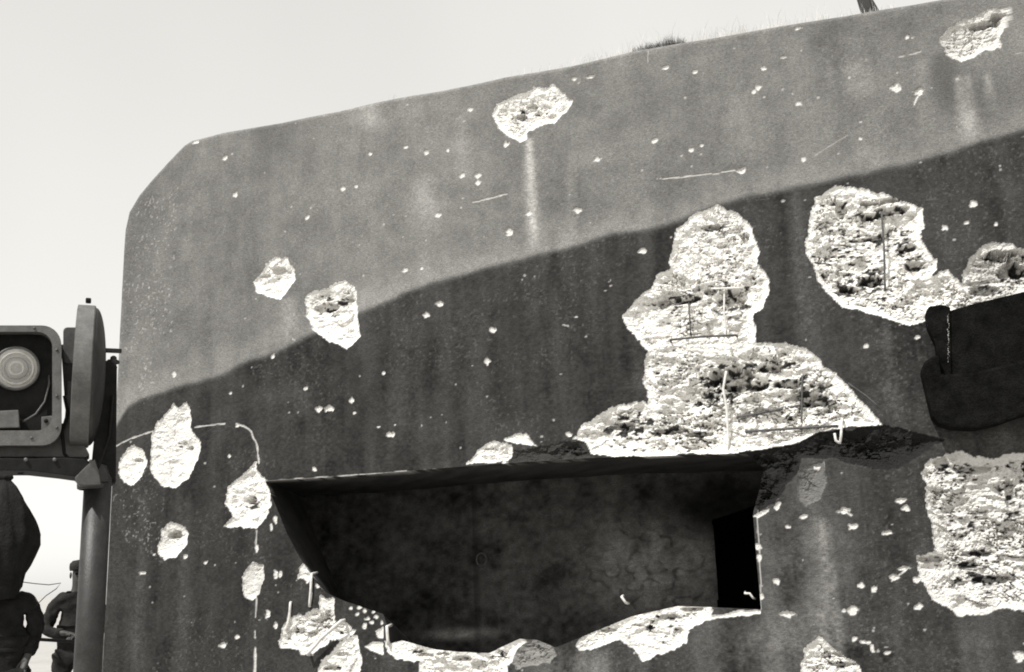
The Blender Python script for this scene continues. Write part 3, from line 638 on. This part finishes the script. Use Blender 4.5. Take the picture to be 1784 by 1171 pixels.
# rounded frame round the glass
def rrect(x0, y0, x1, y1, r, k=7):
    o = []
    for cx, cy, a0 in ((x1 - r, y0 + r, -90), (x1 - r, y1 - r, 0), (x0 + r, y1 - r, 90), (x0 + r, y0 + r, 180)):
        for i in range(k + 1):
            a = math.radians(a0 + 90 * i / k); o.append((cx + r * math.cos(a), cy + r * math.sin(a)))
    return o
def ring(name, A, B, dy0, dy1, mat, par=lamp):
    bm = bmesh.new(); n_ = len(A); off = Vector((0, dy1 - dy0, 0))
    a = [bm.verts.new(L(x, y, dy0)) for x, y in A]; b = [bm.verts.new(L(x, y, dy0)) for x, y in B]
    a2 = [bm.verts.new(v.co + off) for v in a]; b2 = [bm.verts.new(v.co + off) for v in b]
    for i in range(n_):
        j = (i + 1) % n_
        for q in ((a[i], a[j], b[j], b[i]), (a2[i], b2[i], b2[j], a2[j]), (a[i], a2[i], a2[j], a[j]), (b[i], b[j], b2[j], b2[i])): bm.faces.new(q)
    bmesh.ops.recalc_face_normals(bm, faces=bm.faces)
    es = [e for e in bm.edges if any(abs(e.verts[0].co.y - v.co.y) < 1e-9 for v in (e.verts[1],)) and len(e.link_faces) == 2 and e.calc_face_angle(0) > 1.2]
    bmesh.ops.bevel(bm, geom=es, offset=.004, segments=2, affect='EDGES')
    return ob(name, bm, mat, par, False)
ring('frame', rrect(-62, 567, 107, 776, 34), rrect(-46, 578, 91, 750, 26), -.10, -.04, M_rim)
plate('lamp_box', rrect(-58, 570, 103, 770, 32), -.02, .10, M_black, 0)
ring('lamp_box_wall', rrect(-58, 570, 103, 772, 32), rrect(-52, 575, 97, 762, 28), -.045, .0, M_black)
# the round lamp
c = L(28, 642, -.05); R_ = 37 * s1; ax = Vector((.12, -1, -.12)).normalized()
bm = bmesh.new(); bm_lathe(bm, [(-.05, 0), (-.045, R_ * .45), (-.025, R_ * .8), (.005, R_ * .97)], c, ax, 48); ob('reflector', bm, M_mirror, lamp, True)
bm = bmesh.new(); bm_lathe(bm, [(-.02, R_ * 1.04), (.012, R_ * 1.04), (.018, R_ * .99), (.010, R_ * .93), (-.02, R_ * .97)], c, ax, 48); ob('rim', bm, M_rim, lamp, True)
bm = bmesh.new(); prof = [(.022, 0)] + [(.022 - .010 * (k / 12) ** 2 + (.0035 if k % 2 else 0), R_ * .95 * k / 12) for k in range(1, 13)]
prof += [(.008, R_ * .95), (.012, R_ * .5), (.016, 0)]; bm_lathe(bm, prof, c, ax, 48); ob('lens', bm, M_glass, lamp, True)
bm = bmesh.new(); bm_lathe(bm, [(-.03, 0), (-.03, .014), (-.005, .018), (.006, .01), (.008, 0)], c, ax, 20); ob('bulb', bm, M_lampgrey, lamp, True)
for rr_ in (.30, .52, .74):
    bm = bmesh.new(); bm_lathe(bm, [(.010, R_ * (rr_ - .05)), (.022, R_ * rr_), (.010, R_ * (rr_ + .05))], c, ax, 40); ob('lens_ridge', bm, M_dusty if rr_ != .52 else M_rim, lamp, True)
bm = bmesh.new(); bm_tube(bm, [L(40, 735, -.06), L(62, 722, -.05), L(78, 700, -.03), L(86, 668, -.03), L(84, 640, .0)], .005, 8); ob('cable', bm, M_lampgrey, lamp, True)
bm = bmesh.new(); bm_tube(bm, [L(112, 690, -.03), L(118, 720, -.05), L(108, 752, -.05), L(112, 790, -.02), L(140, 822, -.08), L(172, 812, -.06), L(190, 760, .0), L(196, 690, .0)], .007, 8); ob('cable', bm, M_black, lamp, True)
for x, y in ((99, 610), (99, 690), (60, 572), (-5, 762), (55, 763), (99, 745)):
    b_ = L(x, y, -.098); bm = bmesh.new(); bm_lathe(bm, [(.007, 0), (.006, .006), (-.004, .0075)], b_, (0, -1, 0), 10); ob('rivet', bm, M_lampgrey, lamp, True)
plate('terminal_box', [(-10,716),(32,714),(34,745),(-10,746)], -.09, -.03, M_rim)
plate('corner_plate', [(72,726),(92,724),(92,752),(72,752)], -.07, -.05, M_rim)
for x, y in ((80, 733),(13, 733)):
    b_ = L(x, y, -.08); bm = bmesh.new(); bm_lathe(bm, [(0, .0), (.006, .008), (-.02, .010)], b_, (0, -1, 0), 12); ob('bolt', bm, M_black, lamp, True)
for x, y in ((45, 801), (95, 801), (158, 804)):
    b_ = L(x, y, -.10); bm = bmesh.new(); bm_lathe(bm, [(.012, 0), (.010, .008), (-.01, .009)], b_, (0, -1, 0), 12); ob('bolt', bm, M_rim, lamp, True)
b_ = L(36, 822, 0); bm = bmesh.new(); bm_tube(bm, [(b_.x, 0, b_.z + .02), (b_.x, 0, b_.z - .012)], .013, 10); ob('bolt', bm, M_black, lamp, True)
# drum seen edge-on: rim band and domed back
c = L(129, 655, .02); RR = 129 * s1
bm = bmesh.new(); bm_lathe(bm, [(0, 0), (0, RR * .97), (.002, RR), (.075, RR), (.080, RR * .985), (.080, 0)], c, (1, 0, 0), 96); ob('drum_rim', bm, M_rim, lamp, True).data.shade_flat()
bm = bmesh.new(); bm_lathe(bm, [(.080, RR * .97)] + [(.080 + .058 * math.sin(a), RR * .97 * math.cos(a)) for a in [math.pi / 2 * k / 14 for k in range(1, 14)]] + [(.138, 0)], c, (1, 0, 0), 64); ob('drum_back', bm, M_pole, lamp, True)
b_ = L(154, 524, .02); bm = bmesh.new(); bm_box(bm, b_, (.025, .05, .018), .005); ob('clip', bm, M_black, lamp)
plate('hinge_block', rrect(110, 570, 140, 634, 7, 3), .03, .10, M_lampgrey)
plate('hinge_block', [(106,600),(140,598),(140,690),(112,690)], .04, .12, M_pole)
plate('side_lug', [(118,665),(140,660),(140,735),(112,738)], -.02, .06, M_lampgrey)
bm = bmesh.new(); a_, b2_ = L(175, 611, .05), L(212, 611, .05); bm_box(bm, (a_ + b2_) / 2, ((b2_ - a_).length, .03, 7 * s1), .003); ob('stay_bar', bm, M_pole, lamp)
b_ = L(198, 620, .05); bm = bmesh.new(); bm_lathe(bm, [(0, .006), (-.006, .014), (-.018, .016), (-.024, .028), (-.036, .030), (-.042, .014), (-.056, .020), (-.066, .012), (-.10, .012)], b_, (0, 0, 1), 18); ob('insulator', bm, M_pole, lamp, True)

# ------------------------------------------------------------------ people behind the rail
def skin_mesh(name, verts, edges, rootv, mat, parent, sub_=2):
    me = bpy.data.meshes.new(name); me.from_pydata([v[0] for v in verts], edges, []); o = bpy.data.objects.new(name, me); link(o, parent)
    sk = me.skin_vertices[0] if me.skin_vertices else None
    md = o.modifiers.new('skin', 'SKIN')
    if not me.skin_vertices: 
        me.update()
    for i, v in enumerate(verts):
        r = v[1]; me.skin_vertices[0].data[i].radius = (r, r) if not isinstance(r, tuple) else r
        me.skin_vertices[0].data[i].use_root = (i == rootv)
    md.use_smooth_shade = True; md.branch_smoothing = .4
    sb = o.modifiers.new('subd', 'SUBSURF'); sb.levels = sub_; sb.render_levels = sub_
    dg = bpy.context.evaluated_depsgraph_get(); me2 = bpy.data.meshes.new_from_object(o.evaluated_get(dg)); o.modifiers.clear(); o.data = me2
    me2.materials.clear(); me2.materials.append(mat)
    if name != 'body':
        for v_ in me2.vertices:
            q = v_.co * 9; v_.co += v_.normal * (.020 * mnoise.noise(Vector((q.x, q.y, q.z * 1.8))) + .010 * mnoise.noise(q * 2.7))
    for p in me2.polygons: p.use_smooth = True
    return o
def person(loc, rz, label, cloth, elbowL, handL, elbowR, handR, sc=1.0):
    P = root('person', loc, label, 'person', rz=rz)
    j = {}; vs = []; es = []
    def v(n, co, r, pr=None):
        j[n] = len(vs); vs.append((tuple(c_ * sc for c_ in co), r if not isinstance(r, tuple) else r))
        if pr is not None: es.append((j[pr], j[n]))
    v('pelvis', (0, 0, .98), (.155, .115)); v('waist', (0, .01, 1.12), (.145, .105), 'pelvis'); v('chest', (0, .0, 1.30), (.165, .12), 'waist'); v('coll', (0, 0, 1.43), (.11, .09), 'chest')
    v('neck', (0, -.01, 1.51), .058, 'coll'); v('jaw', (0, -.02, 1.59), (.066, .078), 'neck'); v('brow', (0, -.01, 1.68), (.078, .092), 'jaw'); v('crown', (0, 0, 1.76), (.055, .065), 'brow')
    for s, el, ha, t in ((-1, elbowL, handL, 'L'), (1, elbowR, handR, 'R')):
        v('sh' + t, (s * .185, 0, 1.42), .066, 'coll'); v('el' + t, el, .048, 'sh' + t); v('wr' + t, ha, .032, 'el' + t)
        d = (Vector(ha) - Vector(el)).normalized(); side = d.cross(Vector((0, 0, 1))).normalized() if abs(d.z) < .9 else Vector((0, 1, 0))
        pc = Vector(ha) + d * .07; v('pm' + t, pc, (.036, .020), 'wr' + t)
        for f in range(4):
            b = pc + side * (.028 - .019 * f) + d * .03; l = (.075, .085, .08, .062)[f]
            v('f%d' % f + t, b, .0095, 'pm' + t); v('g%d' % f + t, b + d * l * .5 + Vector((0, 0, -.012)), .0088, 'f%d' % f + t); v('h%d' % f + t, b + d * l * .8 + Vector((0, 0, -.034)), .0075, 'g%d' % f + t)
        v('ta' + t, Vector(ha) + d * .035 + side * .04, .012, 'wr' + t); v('tb' + t, Vector(ha) + d * .085 + side * .058, .0095, 'ta' + t)
        v('hp' + t, (s * .10, 0, .90), .095, 'pelvis'); v('kn' + t, (s * .12, -.02, .50), .062, 'hp' + t); v('an' + t, (s * .13, .03, .10), .042, 'kn' + t); v('to' + t, (s * .15, -.13, .045), .042, 'an' + t)
    body = skin_mesh('body', vs, es, 0, M_skin, P)
    # jacket, trousers, boots over the body
    def garment(name, spec, edges, mat):
        return skin_mesh(name, [((tuple(c_ * sc for c_ in co)), r) for co, r in spec], edges, 0, mat, P, 3)
    garment('jacket', [((0, 0, 1.0), (.185, .14)), ((0, 0, .82), (.215, .16)), ((0, 0, 1.15), (.17, .13)), ((0, 0, 1.32), (.19, .145)), ((0, 0, 1.44), (.13, .11)), ((0, 0, 1.50), (.075, .07)),
        ((-.205, 0, 1.42), .095), (elbowL, .070), (tuple(Vector(elbowL).lerp(Vector(handL), .85)), .050), ((.205, 0, 1.42), .095), (elbowR, .070), (tuple(Vector(elbowR).lerp(Vector(handR), .85)), .050)],
        [(0, 1), (0, 2), (2, 3), (3, 4), (4, 5), (4, 6), (6, 7), (7, 8), (4, 9), (9, 10), (10, 11)], cloth)
    garment('trousers', [((0, 0, .92), (.16, .12)), ((-.11, 0, .84), .115), ((-.125, -.02, .48), .085), ((-.135, .02, .14), .068), ((.11, 0, .84), .115), ((.125, -.02, .48), .085), ((.135, .02, .14), .068)],
        [(0, 1), (1, 2), (2, 3), (0, 4), (4, 5), (5, 6)], cloth)
    for s in (-1, 1):
        bm = bmesh.new(); bm_box(bm, (s * .145, -.05, .06), (.105, .29, .12), .035); bm_tube(bm, [(s * .137, .025, .10), (s * .137, .02, .26)], .062, 14); ob('boot', bm, M_black, P, True)
    bm = bmesh.new(); bm_lathe(bm, [(-.02, .175), (0, .182), (.012, .175)], (0, 0, 1.06 * sc), (0, 0, 1), 28)
    for vv in bm.verts: vv.co.y *= .80
    ob('belt', bm, M_black, P, True)
    # face
    bm = bmesh.new(); bm_tube(bm, [(0, -.095, 1.672), (0, -.112, 1.645), (0, -.118, 1.632)], [.008, .013, .015], 8); ob('nose', bm, M_skin, P, True)
    for s in (-1, 1):
        bm = bmesh.new(); bmesh.ops.create_uvsphere(bm, u_segments=10, v_segments=8, radius=.012, matrix=Matrix.Translation((s * .031, -.090, 1.668))); ob('eye', bm, M_black, P, True)
        bm = bmesh.new(); bmesh.ops.create_uvsphere(bm, u_segments=10, v_segments=8, radius=1, matrix=Matrix.Translation((s * .082, 0, 1.655)) @ Matrix.Diagonal((.012, .022, .033, 1))); ob('ear', bm, M_skin, P, True)
    bm = bmesh.new(); bm_box(bm, (0, -.096, 1.600), (.045, .012, .008), .003); ob('mouth', bm, M_rust, P, True)
    bm = bmesh.new(); bm_lathe(bm, [(0, .094), (.03, .100), (.07, .098), (.10, .07), (.112, 0)], (0, 0, 1.70), (0, 0, 1), 24)
    for vv in bm.verts: vv.co.y = vv.co.y * 1.12
    bm_box(bm, (0, -.12, 1.712), (.13, .07, .008), .003); ob('cap', bm, cloth, P, True)
    return P
D2 = 11.0
g2 = at(136, 1042, D2); v2 = Vector((g2[0] - CAM[0], g2[1] - CAM[1], 0)).normalized(); r2 = math.atan2(-v2.x, v2.y)
person((g2[0], g2[1], 0), r2, 'person in a dark belted jacket behind the pipe stand, arms bent at the waist', M_cloth2, (-.29, -.02, 1.12), (-.08, -.19, 1.09), (.27, -.02, 1.12), (.05, -.20, 1.08))
g1 = at(12, 1042, 8.6); v1 = Vector((g1[0] - CAM[0], g1[1] - CAM[1], 0)).normalized(); r1 = math.atan2(-v1.x, v1.y)
person((g1[0], g1[1], 0), r1, 'person in dark clothes at the left picture edge, under the big dark bundle', M_cloth, (-.25, .0, 1.15), (-.16, -.16, 1.00), (.222, -.02, 1.14), (.17, -.10, .98), 1.0)
# the bundle carried on the shoulders
R1 = Matrix.Rotation(r1, 3, 'Z'); s2 = 8.5 / F
bm = bmesh.new(); o1 = at(-4, 1000, 8.5)
prof = [(-.20, 0), (-.19, .15), (-.10, .20), (.0, .205), (.06, .235), (.13, .262), (.22, .29), (.30, .285), (.38, .25), (.50, .205), (.60, .155), (.68, .10), (.73, .05), (.75, .065), (.79, .05), (.80, 0)]
bm_lathe(bm, [(a, r * 1.0) for a, r in prof], (0, 0, 0), (0, 0, 1), 44)
bmesh.ops.subdivide_edges(bm, edges=bm.edges, cuts=2, use_grid_fill=True)
for vv in bm.verts:
    a = math.atan2(vv.co.y, vv.co.x); k = 1 + .05 * math.sin(3 * a + vv.co.z * 7) + .03 * math.sin(9 * a + vv.co.z * 5); k += .16 * mnoise.noise(Vector((math.cos(a) * 1.6, math.sin(a) * 1.6, vv.co.z * 2.2))) + .06 * mnoise.noise(Vector((math.cos(a) * 5, math.sin(a) * 5, vv.co.z * 6))); vv.co.x *= k; vv.co.y *= k * .85
sack = ob('bundle', bm, M_sack, None, True); sack.location = o1; sack.rotation_euler = (0, 0, r1)
tag(sack, 'large dark tied canvas bundle carried on the shoulders at the left edge', 'bundle')
# bent wire
bm = bmesh.new(); bm_tube(bm, [at(x, y, 8.45) for x, y in ((38,1014),(62,1017),(85,1019),(106,1016),(98,1026),(80,1038),(66,1052),(60,1060))], .0035, 6)
tag(ob('wire', bm, M_black, None, True), 'thin bent wire sticking out beside the left person', 'wire')
# rail
ra, rb_ = at(-60, 1106, 9.0), at(178, 1121, 10.9)
rail = root('guard_rail', (ra[0], ra[1], 0), 'low dark pipe rail running between the two people', 'railing')
dv = Vector(rb_) - Vector(ra); bm = bmesh.new(); bm_tube(bm, [(0, 0, ra[2]), Vector((0, 0, ra[2])) + dv], .016, 12); ob('rail', bm, M_black, rail, True)
for t in (.02, .88):
    bm = bmesh.new(); q = dv * t; bm_tube(bm, [(q.x, q.y, -.05), (q.x, q.y, ra[2] + q.z)], .016, 12); ob('post', bm, M_black, rail, True)
